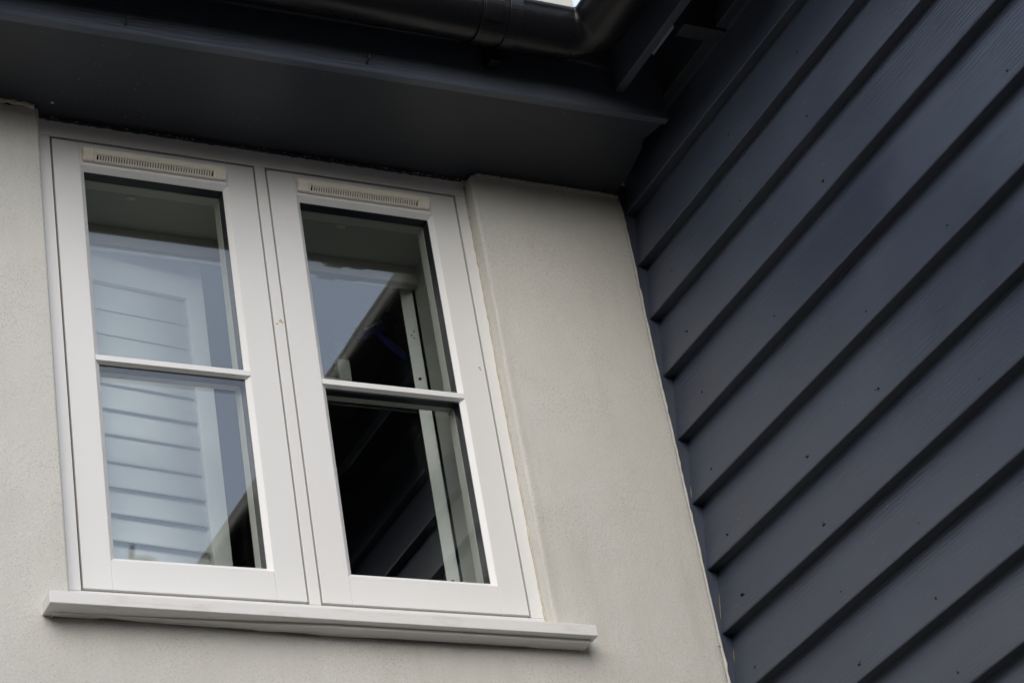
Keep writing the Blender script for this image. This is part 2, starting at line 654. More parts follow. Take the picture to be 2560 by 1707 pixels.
bm = new()
box(bm, 1.70, 1.78, -4.32, -0.001, -4.15, -0.955)
box(bm, 1.7805, 5.6, -4.32, 0.30, -4.15, 1.62)
put("wall_core", bm, M['board'], bwall)
bm = new()
rings = []
for z in lin(-1.2, 1.42, 50):
    xw = 1.672 + 0.0015 * nz(z * 4, 2)
    rings.append([(xw, -0.0335, z), (1.7330, -0.0335 + 0.0006 * nz(z * 6, 7), z), (1.7330, 0.0, z), (xw, 0.0, z)])
loft(bm, rings)
put("corner_trim", bm, M['trim'], bwall)

# dark holes and paint flaws round the nails
NAILS = [(-0.144, 0.414, 1), (-0.546, 0.216, 1.2), (-0.147, 0.218, 1.3), (-0.146, 0.046, 1.7), (-0.54, 0.03, 1.2), (-0.541, -0.152, 1.2), (-0.874, -0.152, 1),
         (-0.859, -0.333, 1.2), (-0.131, -0.148, 1.1), (-0.537, -0.338, 1.2), (-0.862, -0.515, 1), (-0.178, 0.824, 1), (-0.883, 0.806, 1.3),
         (-0.919, 1.189, 1), (-0.564, 1.197, 0.8), (-0.547, 0.991, 0.9), (-0.889, 1.006, 1), (-0.869, 0.211, 1.2), (-0.903, 0.406, 1), (-1.577, 0.598, 1),
         (-0.18, 0.63, 0.9), (-0.56, 0.62, 1), (-0.17, 1.03, 0.7), (-1.2, 0.03, 0.9), (-1.25, 0.41, 1)]


def board_x(z):
    for i, z0 in enumerate(LIPS):
        zt = (LIPS[i - 1] if i else 1.665) + 0.035
        if z >= z0:
            t = (z - z0) / (zt - z0)
            pts = [(0.0, 0.0), (0.30, 0.0107), (0.62, 0.0230), (1.0, 0.0380)]
            for (a, xa), (b, xb) in zip(pts, pts[1:]):
                if t <= b: return XB + xa + (xb - xa) * (t - a) / (b - a)
    return XB


bm = new()
for (y, z, s) in NAILS:
    for k in range(rnd.choice((1, 2, 3)) if s < 1.5 else 5):
        yy = y + (rnd.gauss(0, 0.006) if k else 0)
        zz = z + (rnd.gauss(0, 0.006) if k else 0)
        r = (0.0046 if k == 0 else rnd.uniform(0.0013, 0.0026)) * s
        mtx = Matrix.Translation((board_x(zz) - 0.0002, yy, zz)) @ Matrix.Rotation(rnd.uniform(-0.5, 0.5) + 0.5, 4, 'X') @ Matrix.Diagonal((0.0007 / r, 1.25, 0.62, 1))
        bmesh.ops.create_icosphere(bm, subdivisions=2, radius=r, matrix=mtx)
for v in bm.verts:
    v.co += Vector((0, nz(v.co.y * 900, v.co.z * 900, 1), nz(v.co.y * 900, v.co.z * 900, 7))) * 0.0009
tag(put("nail_marks", bm, M['nailrust'], bwall), kind='stuff')
bm = new()
for _ in range(150):
    y = -abs(rnd.gauss(0, 1)) * 0.75 - 0.05
    z = rnd.uniform(-0.7, 1.3)
    r = rnd.uniform(0.0005, 0.0013)
    bmesh.ops.create_icosphere(bm, subdivisions=1, radius=r, matrix=Matrix.Translation((board_x(z) - 0.0002, y, z)))
tag(put("paint_flecks", bm, M['fleck'], bwall), kind='stuff')
# bare wood showing where the trim paint has cracked away low down
bm = new()
for za, zb_ in ((0.03, 0.105), (-0.085, -0.05), (0.39, 0.425)):
    pts = []
    for z in lin(za, zb_, 10):
        pts.append((board_x(z) - 0.0012, -0.0352, z))
    tube(bm, pts, [0.0002 + 0.00045 * math.sin(math.pi * i / 10) for i in range(11)], 6)
tag(put("bare_wood_crack", bm, mat("bare_pine", (0.52, 0.38, 0.24), 0.8, 0.2), bwall), kind='stuff')

# ------------------------------------------------------------------ casement window
W = 1.2012
win = empty("casement_window", (W / 2, 0, -0.03))
tag(win, "white twin casement window set in the rendered wall", "window")
ZS0, ZS1 = 0.030, 1.3153            # sash bottom, top
SASH = ((0.0326, 0.5755), (0.6146, 1.1631))
BEV = ((0.1019, 0.4998), (0.6905, 1.0890))
BZ0, BZ1 = 0.105, 1.2425
IN = 0.0125
# outer frame
bm = new(); box(bm, -0.022, 0.0272, 0.0, 0.075, 0.0233, 1.3222); put("frame_jamb", bm, M['foil'], win, 0.0012)
bm = new(); box(bm, 1.1688, 1.222, 0.0, 0.075, 0.0233, 1.3222); put("frame_jamb", bm, M['foil'], win, 0.0012)
bm = new(); box(bm, 0.5805, 0.6098, 0.0, 0.075, 0.0233, 1.3222); put("mullion", bm, M['foil'], win, 0.0012)
bm = new(); box(bm, -0.022, 1.222, 0.0, 0.075, 1.3226, 1.395); put("frame_head", bm, M['foil'], win, 0.0012)
bm = new(); box(bm, -0.022, 1.222, 0.0, 0.075, -0.034, 0.0230); 
# rebate behind the sash gaps
put("frame_bottom_rail", bm, M['foil'], win, 0.0012)
bm = new()
for (a, b) in SASH:
    box(bm, a - 0.006, a + 0.012, 0.0665, 0.0745, 0.0232, 1.3224)
    box(bm, b - 0.012, b + 0.006, 0.0665, 0.0745, 0.0232, 1.3224)
    box(bm, a + 0.0122, b - 0.0122, 0.0665, 0.0745, 0.0232, 0.045)
    box(bm, a + 0.0122, b - 0.0122, 0.0665, 0.0745, 1.300, 1.3224)
put("rebate_seal", bm, M['black'], win)
bm = new()
tube(bm, [(0.0300, 0.012, z) for z in lin(0.03, 1.318, 20)], 0.0016, 6)
put("hinge_gasket", bm, mat("grey_gasket", (0.025, 0.025, 0.028), 0.4), win, smooth=True)


def ring(bm, o, i, yo, yi, yb):
    """mitred bead: outer rectangle o at y=yo, inner rectangle i at y=yi, both going back to yb"""
    def rect(r, y): return [(r[0], y, r[2]), (r[1], y, r[2]), (r[1], y, r[3]), (r[0], y, r[3])]
    A, B, Cc, D = rect(o, yo), rect(i, yi), rect(i, yb), rect(o, yb)
    rings = [[bm.verts.new(p) for p in r] for r in (A, B, Cc, D)]
    for r0, r1 in zip(rings, rings[1:] + rings[:1]):
        for k in range(4):
            bm.faces.new((r0[k], r0[(k + 1) % 4], r1[(k + 1) % 4], r1[k]))


for si, ((sa, sb), (ba, bb)) in enumerate(zip(SASH, BEV)):
    sash = empty("sash", (0, 0, 0.06), win)
    sash["label"] = ("casement sash with pale shutter behind it" if si == 0 else "casement sash with dark room behind it")
    for x0, x1 in ((sa, ba - 0.0002), (bb + 0.0002, sb)):
        bm = new(); box(bm, x0, x1, 0.0, 0.062, ZS0, ZS1); put("stile", bm, M['foil'], sash, 0.0010)
    bm = new(); box(bm, ba + 0.0001, bb - 0.0001, 0.0, 0.062, ZS0, BZ0 - 0.0002); put("bottom_rail", bm, M['foil'], sash, 0.0009)
    bm = new(); box(bm, ba + 0.0001, bb - 0.0001, 0.0, 0.062, BZ1 + 0.0002, ZS1); put("top_rail", bm, M['foil'], sash, 0.0009)
    bm = new(); ring(bm, (ba, bb, BZ0, BZ1), (ba + IN, bb - IN, BZ0 + IN, BZ1 - IN), 0.0003, 0.0115, 0.0128)
    put("glazing_bead", bm, M['bead'], sash, 0.0007)
    ia, ib, iz0, iz1 = ba + IN, bb - IN, BZ0 + IN, BZ1 - IN
    # glazing bar, planted on the glass
    zl, zm0, zm1, zu = 0.6475, 0.6520, 0.6665, 0.6735
    bm = new()
    prof = [(0.0128, zl), (0.0105, zl), (-0.0010, zm0), (-0.0010, zm1), (0.0090, zu), (0.0128, zu)]
    ends = [(ia, ib), (ia, ib), (ba + 0.0006, bb - 0.0006), (ba + 0.0006, bb - 0.0006), (ia, ib), (ia, ib)]
    loft(bm, [[(e[0], y, z) for (y, z), e in zip(prof, ends)], [(e[1], y, z) for (y, z), e in zip(prof, ends)]])
    put("glazing_bar", bm, M['bead'], sash, 0.0006)
    # double glazing: two panes, dark spacer, inner bead and inner bar
    for y in (0.0131, 0.0445):
        bm = new()
        vs = [bm.verts.new(p) for p in ((ia - 0.008, y, iz0 - 0.008), (ib + 0.008, y, iz0 - 0.008), (ib + 0.008, y, iz1 + 0.008), (ia - 0.008, y, iz1 + 0.008))]
        bm.faces.new(vs)                      # faces outwards
        put("glass_pane", bm, M['glass'], sash, recalc=False)
    bm = new()
    for (z0, z1) in ((iz0, zl), (zu, iz1)):
        d = 0.004 if z0 == zu else 0.012
        u = 0.004 if z1 == zl else 0.012
        ring(bm, (ia - 0.012, ib + 0.012, z0 - d, z1 + u), (ia + 0.0004, ib - 0.0004, z0 + 0.0004, z1 - 0.0004), 0.0140, 0.0140, 0.0438)
    put("spacer", bm, M['spacer'], sash, 0.0006)
    bm = new()
    ring(bm, (ia - 0.012, ib + 0.012, iz0 - 0.012, iz1 + 0.012), (ia, ib, iz0, iz1), 0.0134, 0.0134, 0.0138)
    put("gasket", bm, M['black'], sash)
    bm = new(); ring(bm, (ia - 0.012, ib + 0.012, iz0 - 0.012, iz1 + 0.012), (ia + 0.0005, ib - 0.0005, iz0 + 0.0005, iz1 - 0.0005), 0.0460, 0.0460, 0.080)
    put("inner_bead", bm, M['inner'], sash, 0.0012)
    bm = new(); box(bm, ia + 0.0006, ib - 0.0006, 0.0460, 0.068, zl + 0.001, zu); put("inner_bar", bm, M['inner'], sash, 0.0012)
    bm = new(); box(bm, ia + 0.135, ia + 0.160, 0.0806, 0.092, iz1 - 0.006, iz1 + 0.02); put("vent_control_tab", bm, M['vent'], sash, 0.001)
    bm = new(); box(bm, ia + 0.015, ib - 0.03, 0.0806, 0.086, iz1 - 0.0005, iz1 + 0.02); put("inner_vent_strip", bm, M['inner'], sash, 0.001)

    # trickle vent on the top rail
    v0, v1 = (0.107, 0.4925) if si == 0 else (0.6935, 1.0785)
    vent = empty("trickle_vent", ((v0 + v1) / 2, 0, 1.27), win)
    P0, P1 = Vector((0, -0.0200, 1.2720)), Vector((0, -0.0095, 1.2545))   # lower slotted face
    def vp(x, t, off=0.0):
        d = (P1 - P0)
        nrm = Vector((0, d.z, -d.y)).normalized()
        if nrm.z > 0: nrm = -nrm
        p = P0 + d * t + nrm * off
        return (x, p.y, p.z)
    for e0, e1 in ((v0, v0 + 0.029), (v1 - 0.029, v1)):
        bm = new()
        loft(bm, [[(x, -0.0002, 1.2885), (x, -0.0200, 1.2885), vp(x, 0), vp(x, 1), (x, -0.0002, 1.2545)] for x in (e0, e1 - 0.0)])
        put("end_cap", bm, M['vent'], vent, 0.0022, seg=3)
    s0, s1 = v0 + 0.0292, v1 - 0.0292
    bm = new()
    loft(bm, [[(x, -0.0002, 1.2880), (x, -0.0195, 1.2880), (x, -0.0195, 1.2735), (x, -0.0002, 1.2735)] for x in (s0, s1)])
    put("vent_body", bm, M['vent'], vent, 0.0008)
    bm = new()
    box(bm, s0 + 0.001, s1 - 0.001, -0.0055, -0.0003, 1.2555, 1.2733)
    put("vent_cavity", bm, M['cavity'], vent)
    bm = new()
    def slab(x0, x1, t0, t1, sk=0.0):
        loft(bm, [[vp(x0 + sk * (t0 - 0.5), t0, 0.0), vp(x1 + sk * (t0 - 0.5), t0, 0.0), vp(x1 + sk * (t1 - 0.5), t1, 0.0), vp(x0 + sk * (t1 - 0.5), t1, 0.0)],
                  [vp(x0 + sk * (t0 - 0.5), t0, -0.0035), vp(x1 + sk * (t0 - 0.5), t0, -0.0035), vp(x1 + sk * (t1 - 0.5), t1, -0.0035), vp(x0 + sk * (t1 - 0.5), t1, -0.0035)]])
    slab(s0, s1, 0.0, 0.14); slab(s0, s1, 0.86, 1.0)
    c0, c1 = v0 + 0.036, v1 - 0.036
    slab(s0, c0, 0.141, 0.859); slab(c1, s1, 0.141, 0.859)
    NS = 45
    pitch = (c1 - c0) / NS
    for k in range(1, NS):
        xx = c0 + pitch * k
        slab(xx - pitch * 0.27, xx + pitch * 0.27, 0.141, 0.859)
    box(bm, s0, s1, -0.0094, -0.0003, 1.2540, 1.2552)
    put("slotted_grille", bm, M['vent'], vent)

# dried dirt dabs on the frame
bm = new()
for (x, z, r) in ((0.5985, 0.830, 0.0055), (0.6030, 0.826, 0.0035), (0.5880, 0.820, 0.003), (1.1480, 0.7545, 0.004), (1.1500, 0.748, 0.0025)):
    bmesh.ops.create_icosphere(bm, subdivisions=2, radius=r, matrix=Matrix.Translation((x, -0.0002, z)) @ Matrix.Rotation(rnd.uniform(-1, 1), 4, 'Y') @ Matrix.Diagonal((1.2, 0.0012 / r, 0.75, 1)))
for v in bm.verts:
    v.co += Vector((nz(v.co.x * 700, v.co.z * 700), 0, nz(v.co.x * 700, v.co.z * 700, 5))) * 0.0016
tag(put("dirt_dabs", bm, mat("dried_dirt", (0.60, 0.49, 0.33), 0.9, 0.1), win), kind='stuff')
# sill
sill = empty("window_sill", (0.6, 0, -0.04), win)
bm = new()
rings = []
for i, x in enumerate(lin(-0.0785, 1.2855, 40)):
    s = -0.0045 * (x + 0.0785) / 1.364
    w = 0.0006 * nz(x * 5, 2)
    rings.append([(x, -0.1000, -0.0345 + s), (x, -0.1000 + w, -0.0645 + s), (x, -0.0830, -0.0655 + s), (x, 0.0, -0.0655 + s), (x, 0.0, -0.0342), (x, -0.003, -0.0342)])
loft(bm, rings)
put("sill_board", bm, M['sill'], sill, 0.0018)
bm = new()
rings = []
for i, x in enumerate(lin(-0.060, 1.2740, 60)):
    s = -0.0045 * (x + 0.0785) / 1.364
    k = min(1.0, max(0.0, (x - 0.10) / 0.5))
    hh = 0.0012 + 0.0075 * k
    yf = -0.060 - 0.020 * k
    rings.append([(x, yf, -0.0658 + s), (x, yf + 0.001 * nz(x * 11, 3), -0.0658 - hh + s + 0.0008 * nz(x * 7)), (x, -0.0400, -0.0665 - hh * 1.15 + s), (x, 0.0, -0.0665 - hh * 1.15 + s), (x, 0.0, -0.0658 + s)])
loft(bm, rings)
put("sub_sill", bm, M['sill'], sill, 0.0015)
bm = new()
rings = []
for i, x in enumerate(lin(-0.055, 1.262, 60)):
    s = -0.0045 * (x + 0.0785) / 1.364
    dep = 0.0005 + 0.005 * max(0, nz(x * 9, 3.3)) + 0.007 * max(0, nz(x * 2.6, 8.0)) ** 1.5
    rings.append([(x, -0.047 - 0.006 * nz(x * 9, 1), -0.0668 - 0.0086 * min(1.0, max(0.0, (x - 0.10) / 0.5)) + s), (x, -0.043, -0.0668 - 0.0086 * min(1.0, max(0.0, (x - 0.10) / 0.5)) + s - dep), (x, -0.030, -0.0668 - 0.0086 * min(1.0, max(0.0, (x - 0.10) / 0.5)) + s - dep - 0.003), (x, -0.030, -0.0668 - 0.0086 * min(1.0, max(0.0, (x - 0.10) / 0.5)) + s)])
loft(bm, rings)
put("mortar_bead", bm, M['mortar'], sill, smooth=True)

# ------------------------------------------------------------------ eaves over the window
def yfas(x): return -0.360 - 0.0155 * (x + 0.19)
eaves = empty("eaves", (0.6, -0.2, 1.378))
tag(eaves, "dark slate painted soffit and fascia boards over the window", "eaves")
bm = new()
rings = []
END = [(-0.395, 1.655), (-0.30, 1.632), (-0.2905, 1.618), (-0.26, 1.640), (-0.15, 1.660), (-0.036, 1.668)]
xs = lin(-4.0, -0.4, 6) + lin(-0.4, 1.55, 40)[1:]
for x in xs:
    zz = 1.3795 + 0.0006 * nz(x * 3)
    rings.append([(x, yfas(x) + 0.0245, zz), (x, -0.20, zz + 0.0005 * nz(x * 5, 4)), (x, 0.02, zz), (x, 0.02, zz + 0.02), (x, yfas(x) + 0.0245, zz + 0.02)])
loft(bm, rings)
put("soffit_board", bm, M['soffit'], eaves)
# ragged end of the soffit near the boarded wall
bm = new()
pts = [(1.5502, yfas(1.55) + 0.0245), (1.645, yfas(1.645) + 0.0245)] + [(x, y) for y, x in END[1:]] + [(1.668, 0.02), (1.5502, 0.02)]
lo = [bm.verts.new((x, y, 1.3796)) for x, y in pts]
hi = [bm.verts.new((x, y, 1.3994)) for x, y in pts]
bm.faces.new(lo); bm.faces.new(hi[::-1])
for i in range(len(pts)):
    j = (i + 1) % len(pts)
    bm.faces.new((lo[i], lo[j], hi[j], hi[i]))
put("soffit_end", bm, M['soffit'], eaves)
bm = new()
rings = []
for x in lin(-4.0, -0.4, 6) + lin(-0.4, 1.655, 60)[1:]:
    y = yfas(x) + 0.024
    wz = 0.0007 * nz(x * 6, 3.0)
    rings.append([(x, y, 1.3792 + wz), (x, y - 0.0015, 1.3782 + wz), (x, y - 0.022, 1.3784 + wz), (x, y - 0.024, 1.381 + wz), (x, y - 0.024, 1.612), (x, y, 1.612)])
loft(bm, rings)
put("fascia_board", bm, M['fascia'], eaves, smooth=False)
bm = new()
v = [(-4.0, -0.50, 1.552), (1.39, -0.50, 1.552), (5.1, 3.2, 4.5), (-4.0, 3.2, 4.5)]
lo = [bm.verts.new(p) for p in v]; hi = [bm.verts.new((p[0], p[1], p[2] + 0.03)) for p in v]
bm.faces.new(lo); bm.faces.new(hi[::-1])
for i in range(4): bm.faces.new((lo[i], lo[(i + 1) % 4], hi[(i + 1) % 4], hi[i]))
put("roof_deck", bm, M['cavity'], eaves)
# caulk line, chipped flecks on the soffit
bm = new()
for _ in range(70):
    x, y = rnd.uniform(-0.15, 1.5), rnd.uniform(-0.36, -0.05)
    if rnd.random() < 0.5: x = rnd.uniform(-0.15, 0.35)
    r = rnd.uniform(0.0004, 0.0012)
    bmesh.ops.create_icosphere(bm, subdivisions=1, radius=r, matrix=Matrix.Translation((x, y, 1.3792)))
bmesh.ops.create_cube(bm, size=0.006, matrix=Matrix.Translation((0.02, -0.062, 1.3785)) @ Matrix.Rotation(0.4, 4, 'Z') @ Matrix.Diagonal((1.2, 1, 0.3, 1)))
for _ in range(75):
    x = rnd.uniform(-0.005, 1.19)
    r = rnd.uniform(0.0006, 0.0016)
    bmesh.ops.create_icosphere(bm, subdivisions=1, radius=r, matrix=Matrix.Translation((x, -0.0058 - rnd.random() * 0.003, 1.3745 + rnd.gauss(0, 0.0022))) @ Matrix.Diagonal((rnd.uniform(1, 3.2), 1, 1, 1)))
tag(put("paint_flecks", bm, M['fleck'], eaves), kind='stuff')
for x0, x1, dz in ((0.640, 0.672, 0.012), (0.684, 0.716, 0.009)):
    bm = new()
    rings = []
    for t in lin(0, 1, 8):
        x = x0 + (x1 - x0) * t
        rings.append([(x, -0.004, 1.3770), (x, -0.010 - 0.006 * math.sin(3 * t), 1.3768 - dz * (0.5 + 0.5 * math.sin(math.pi * t))), (x, -0.009 - 0.006 * math.sin(3 * t), 1.3766 - dz * (0.5 + 0.5 * math.sin(math.pi * t))), (x, -0.003, 1.3766)])
    loft(bm, rings)
    put("loose_tape", bm, M['black'], eaves)
bead("caulk_line", [(x, 0.000 - 0.0012, 1.3755 + 0.0025 * nz(x * 25, 3)) for x in lin(-0.008, 1.196, 110)], 0.0045, eaves, M['soffit'], 0.8, 6.0)

# hooks screwed into the fascia
for k, (hx, lab) in enumerate(((0.123, "small black cup hook screwed into the fascia above the left sash"), (0.766, "small black cup hook screwed into the fascia near the gutter joint"))):
    y = yfas(hx)
    bm = new()
    pts = [(hx - 0.004, y + 0.002, 1.404), (hx - 0.004, y - 0.010, 1.405)]
    for t in lin(0, 1, 10):
        a = math.pi * (-0.5 + 1.35 * t)
        pts.append((hx - 0.004 + 0.006 * t, y - 0.012 - 0.011 * math.cos(a) * 0.8, 1.418 + 0.013 * math.sin(a)))
    tube(bm, pts, 0.0022, 8)
    tag(put("cup_hook", bm, M['grey_hook'], smooth=True), lab, "hook", "cup hooks on the fascia")

# ------------------------------------------------------------------ eaves of the boarded wall
eav2 = empty("side_eaves", (1.5, -2.2, 1.44))
tag(eav2, "open dark eaves with bare rafter ends above the weatherboarded wall", "eaves")
bm = new(); box(bm, 1.4955, 1.5215, -4.4, -0.391, 1.4415, 1.632); put("fascia_board", bm, M['trim'], eav2, 0.0015)
for k in range(6):
    y = -0.655 - 0.62 * k
    bm = new(); box(bm, 1.582, 1.712, y, y + 0.050, 1.482, 1.60); put("rafter_foot", bm, M['soffit'], eav2, 0.0012)
bm = new(); box(bm, 1.6755, 1.7065, -4.3, -0.66, 1.4865, 1.53); box(bm, 1.6755, 1.7065, -0.60, -0.036, 1.4865, 1.53); put("wall_batten", bm, M['soffit'], eav2, 0.0012)
bm = new()
v = [(1.385, -4.5, 1.555), (5.5, -4.5, 4.6), (5.5, 0.6, 4.6), (1.385, 0.6, 1.555)]
lo = [bm.verts.new(p) for p in v]; hi = [bm.verts.new((p[0], p[1], p[2] + 0.03)) for p in v]
bm.faces.new(lo); bm.faces.new(hi[::-1])
for i in range(4): bm.faces.new((lo[i], lo[(i + 1) % 4], hi[(i + 1) % 4], hi[i]))
put("roof_deck", bm, M['cavity'], eav2)

# ------------------------------------------------------------------ gutter
gut = empty("gutter", (1.37, -0.52, 1.43))
tag(gut, "black half-round plastic gutter turning the inside corner of the eaves", "gutter")
GR, GZ = 0.075, 1.528
GY, GX = -0.500, 1.379            # centre lines of the two runs


def gprof(r):
    """cross-section points (outward, z) of a half round trough with rolled lips; outward is away from the fascia"""
    pts = []
    for k in range(25):
        a = math.pi * k / 24
        pts.append((math.cos(a) * r, -math.sin(a) * r))     # from front lip under to back
    return pts


def shell(r, t=0.003):
    o = gprof(r)
    i = gprof(r - t)
    lip = [(r, 0.004), (r + 0.004, 0.007), (r + 0.004, 0.012), (r - 0.004, 0.012), (r - 0.005, 0.006)]
    return lip[:4][::-1] [::-1] and ([(r - 0.006, 0.010), (r + 0.003, 0.012), (r + 0.005, 0.006), (r + 0.002, 0.0)] + o[1:] + [(-r, 0.012), (-r + t, 0.012)] + i[::-1][:-1])


def run_x(bm, x0, x1, r=GR, mitre0=False, mitre1=False):
    """trough along x; with a mitre the end is cut at 45 degrees for the inside corner"""
    def ringpts(x, m):
        return [((x - (d if m else 0)), GY - d, GZ + z) for d, z in shell(r)]
    loft(bm, [ringpts(x0, mitre0), ringpts(x1, mitre1)], caps=False)


def run_y(bm, y0, y1, r=GR, mitre0=False):
    def ringpts(y, m):
        return [(GX - d, y - (d if m else 0), GZ + z) for d, z in shell(r)]
    loft(bm, [ringpts(y0, mitre0), ringpts(y1, False)], caps=False)


bm = new(); run_x(bm, -4.0, 1.098); put("gutter_run", bm, M['gutter'], gut, smooth=True)
bm = new(); run_y(bm, -0.95, -4.5); put("gutter_run", bm, M['gutter'], gut, smooth=True)
# corner piece, slightly larger and rounded at the mitre
bm = new()
rings = []
R2 = GR + 0.0025
for x in (1.055, 1.20):
    rings.append([(x, GY - d, GZ + z) for d, z in shell(R2)])
NB = 7
for k in range(NB):
    t = k / (NB - 1)
    ang = t * math.pi / 2
    ring_ = []
    c = 0.009                       # rounding of the inside corner
    for d, z in shell(R2):
        # point moves round a small arc centred beyond the inner lip
        rr = (R2 + c) - d
        cx, cy = GX - (R2 + c), GY - (R2 + c)
        ring_.append((cx + rr * math.sin(ang), cy + rr * math.cos(ang), GZ + z))
    rings.append(ring_)
for y in (-0.72, -0.98):
    rings.append([(GX - d, y, GZ + z) for d, z in shell(R2)])
loft(bm, rings, caps=False)
put("corner_piece", bm, M['gutter'], gut, smooth=True)
# union bracket with its straps and clip
for x0, x1, rr in ((1.026, 1.086, GR + 0.0065), (1.104, 1.142, GR + 0.0072)):
    bm = new()
    a = [[(x, GY - math.cos(t) * rr, GZ - math.sin(t) * rr) for t in lin(-0.16, math.pi * 1.02, 26)] for x in (x0, x1)]
    b = [[(x, GY - math.cos(t) * (rr - 0.004), GZ - math.sin(t) * (rr - 0.004)) for t in lin(-0.16, math.pi * 1.02, 26)] for x in (x0, x1)]
    loft(bm, [a[0] + b[0][::-1], a[1] + b[1][::-1]])
    put("union_strap", bm, M['gutter'], gut, 0.001, smooth=False)
bm = new()
q0, q1 = 1.030, 1.082
a = [[(x, GY - math.cos(t) * (GR + 0.0105), GZ - math.sin(t) * (GR + 0.0105)) for t in lin(-0.2, 0.85, 10)] for x in (q0, q1)]
b = [[(x, GY - math.cos(t) * (GR + 0.0068), GZ - math.sin(t) * (GR + 0.0068)) for t in lin(-0.2, 0.85, 10)] for x in (q0, q1)]
loft(bm, [a[0] + b[0][::-1], a[1] + b[1][::-1]])
put("union_clip", bm, M['gutter'], gut, 0.0012)
bm = new()
box(bm, 1.106, 1.140, -0.4245, -0.384, 1.448, 1.535)
put("bracket_leg", bm, M['gutter'], gut, 0.002)

# ------------------------------------------------------------------ room behind the window
bm = new()
def quad(b, pts): b.faces.new([b.verts.new(p) for p in pts])
X0, X1, Y0, Y1, Z0, Z1 = -1.6, 3.2, 0.256, 4.2, -1.0, 1.42
quad(bm, [(X0, Y0, Z1), (X1, Y0, Z1), (X1, Y1, Z1), (X0, Y1, Z1)])
quad(bm, [(X0, Y0, Z0), (X1, Y0, Z0), (X1, Y1, Z0), (X0, Y1, Z0)])
quad(bm, [(X0, Y1, Z0), (X1, Y1, Z0), (X1, Y1, Z1), (X0, Y1, Z1)])
quad(bm, [(X0, Y0, Z0), (X0, Y1, Z0), (X0, Y1, Z1), (X0, Y0, Z1)])
quad(bm, [(X1, Y0, Z0), (X1, Y1, Z0), (X1, Y1, Z1), (X1, Y0, Z1)])
tag(put("room", bm, M['room']), kind='structure')
# window reveal inside: head, jambs, board
bm = new()
box(bm, 0.05, 1.150, 0.0765, 0.2555, 1.229, 1.299)
box(bm, -0.021, 0.070, 0.0765, 0.2555, -0.02, 1.2285)
box(bm, 1.133, 1.2045, 0.0765, 0.2555, -0.02, 1.2285)
box(bm, 0.0705, 1.1325, 0.0765, 0.2555, -0.045, 0.020)
tag(put("window_reveal", bm, M['plaster'], None, 0.002), kind='structure')

# ------------------------------------------------------------------ shutters
def louvre_panel(name, hinge, ang, width, top, bottom, label, first, tilt, direction=1):
    """one hinged shutter panel; local u runs along the panel, n is its thickness"""
    root = empty(name, hinge)
    tag(root, label, "shutter", "plantation shutter panels behind the window")
    du = Vector((math.cos(ang), math.sin(ang), 0)); dn = Vector((-math.sin(ang), math.cos(ang), 0))
    H = Vector(hinge)
    def P(u, n, z): return Vector((H.x, H.y, 0)) + du * u + dn * n + Vector((0, 0, z))
    def pbox(bm, u0, u1, n0, n1, z0, z1):
        loft(bm, [[P(u0, n0, z), P(u1, n0, z), P(u1, n1, z), P(u0, n1, z)] for z in (z0, z1)])
    st, th = 0.052, 0.034
    for u0 in (0.0, width - st):
        bm = new(); pbox(bm, u0, u0 + st, 0, th, bottom, top); put("stile", bm, M['shutter'], root, 0.0015)
    bm = new(); pbox(bm, st + 0.0003, width - st - 0.0003, 0.001, th - 0.001, first, top - 0.0005); put("rail", bm, M['shutter'], root, 0.0015)
    bm = new(); pbox(bm, st + 0.0003, width - st - 0.0003, 0.001, th - 0.001, bottom + 0.0005, bottom + 0.09); put("rail", bm, M['shutter'], root, 0.0015)
    pitch = 0.0766
    k = 0
    z = first - pitch * 0.5
    while z - pitch * 0.5 > bottom + 0.085:
        bm = new()
        L = 0.0445
        tl = tilt[k % len(tilt)]
        dv = Vector((0, 0, 1)) * math.cos(tl) + dn * math.sin(tl)      # upper edge leans inwards
        dw = dn * math.cos(tl) - Vector((0, 0, 1)) * math.sin(tl)
        prof = []
        for a in lin(0, 2 * math.pi, 14)[:-1]:
            prof.append((math.cos(a) * L, math.sin(a) * 0.0046))
        c = P(0, th * 0.5, z)
        loft(bm, [[c + du * u + dv * p + dw * q for p, q in prof] for u in (st + 0.002, width - st - 0.002)])
        put("louvre", bm, M['shutter'], root, smooth=True)
        z -= pitch
        k += 1
    return root


louvre_panel("plantation_shutter", (0.09, 0.252, 0.02), math.radians(7), 0.437, 1.205, 0.03,
             "white louvred shutter panel nearly closed behind the left sash", 1.084, [0.055, 0.06, 0.07, 0.12, 0.16, 0.17, 0.07, 0.21, 0.23, 0.25, 0.27])
louvre_panel("plantation_shutter", (1.1285, 0.262, 0.02), math.radians(61.5), 0.437, 1.185, 0.03,
             "white louvred shutter panel folded back edge-on behind the right sash", 1.064, [0.22, 0.20, 0.24, 0.21])
right_panel = [o for o in bpy.data.objects if o.name.startswith("plantation_shutter") and "folded" in o["label"]][0]
for n, z, r in ((0.017, 0.885, 0.0052), (0.019, 0.262, 0.0056), (0.012, 1.040, 0.0024), (0.021, 1.028, 0.0026), (0.015, 1.018, 0.0022)):
    a = math.radians(61.5)
    c = Vector((1.1285 - math.sin(a) * n - math.cos(a) * 0.0002, 0.262 + math.cos(a) * n - math.sin(a) * 0.0002, z))
    bm = new(); bmesh.ops.create_icosphere(bm, subdivisions=2, radius=r, matrix=Matrix.Translation(c) @ Matrix.Rotation(a, 4, 'Z') @ Matrix.Diagonal((0.0008 / r, 1, 1, 1)))
    put("screw_hole", bm, M['black'], right_panel)
bm = new()
box(bm, 0.0706, 1.1324, 0.2220, 0.2550, 1.1700, 1.2285)
tag(put("shutter_frame_head", bm, M['plaster'], None, 0.003), "cream shutter frame head rail inside the top of the window", "shutter frame")

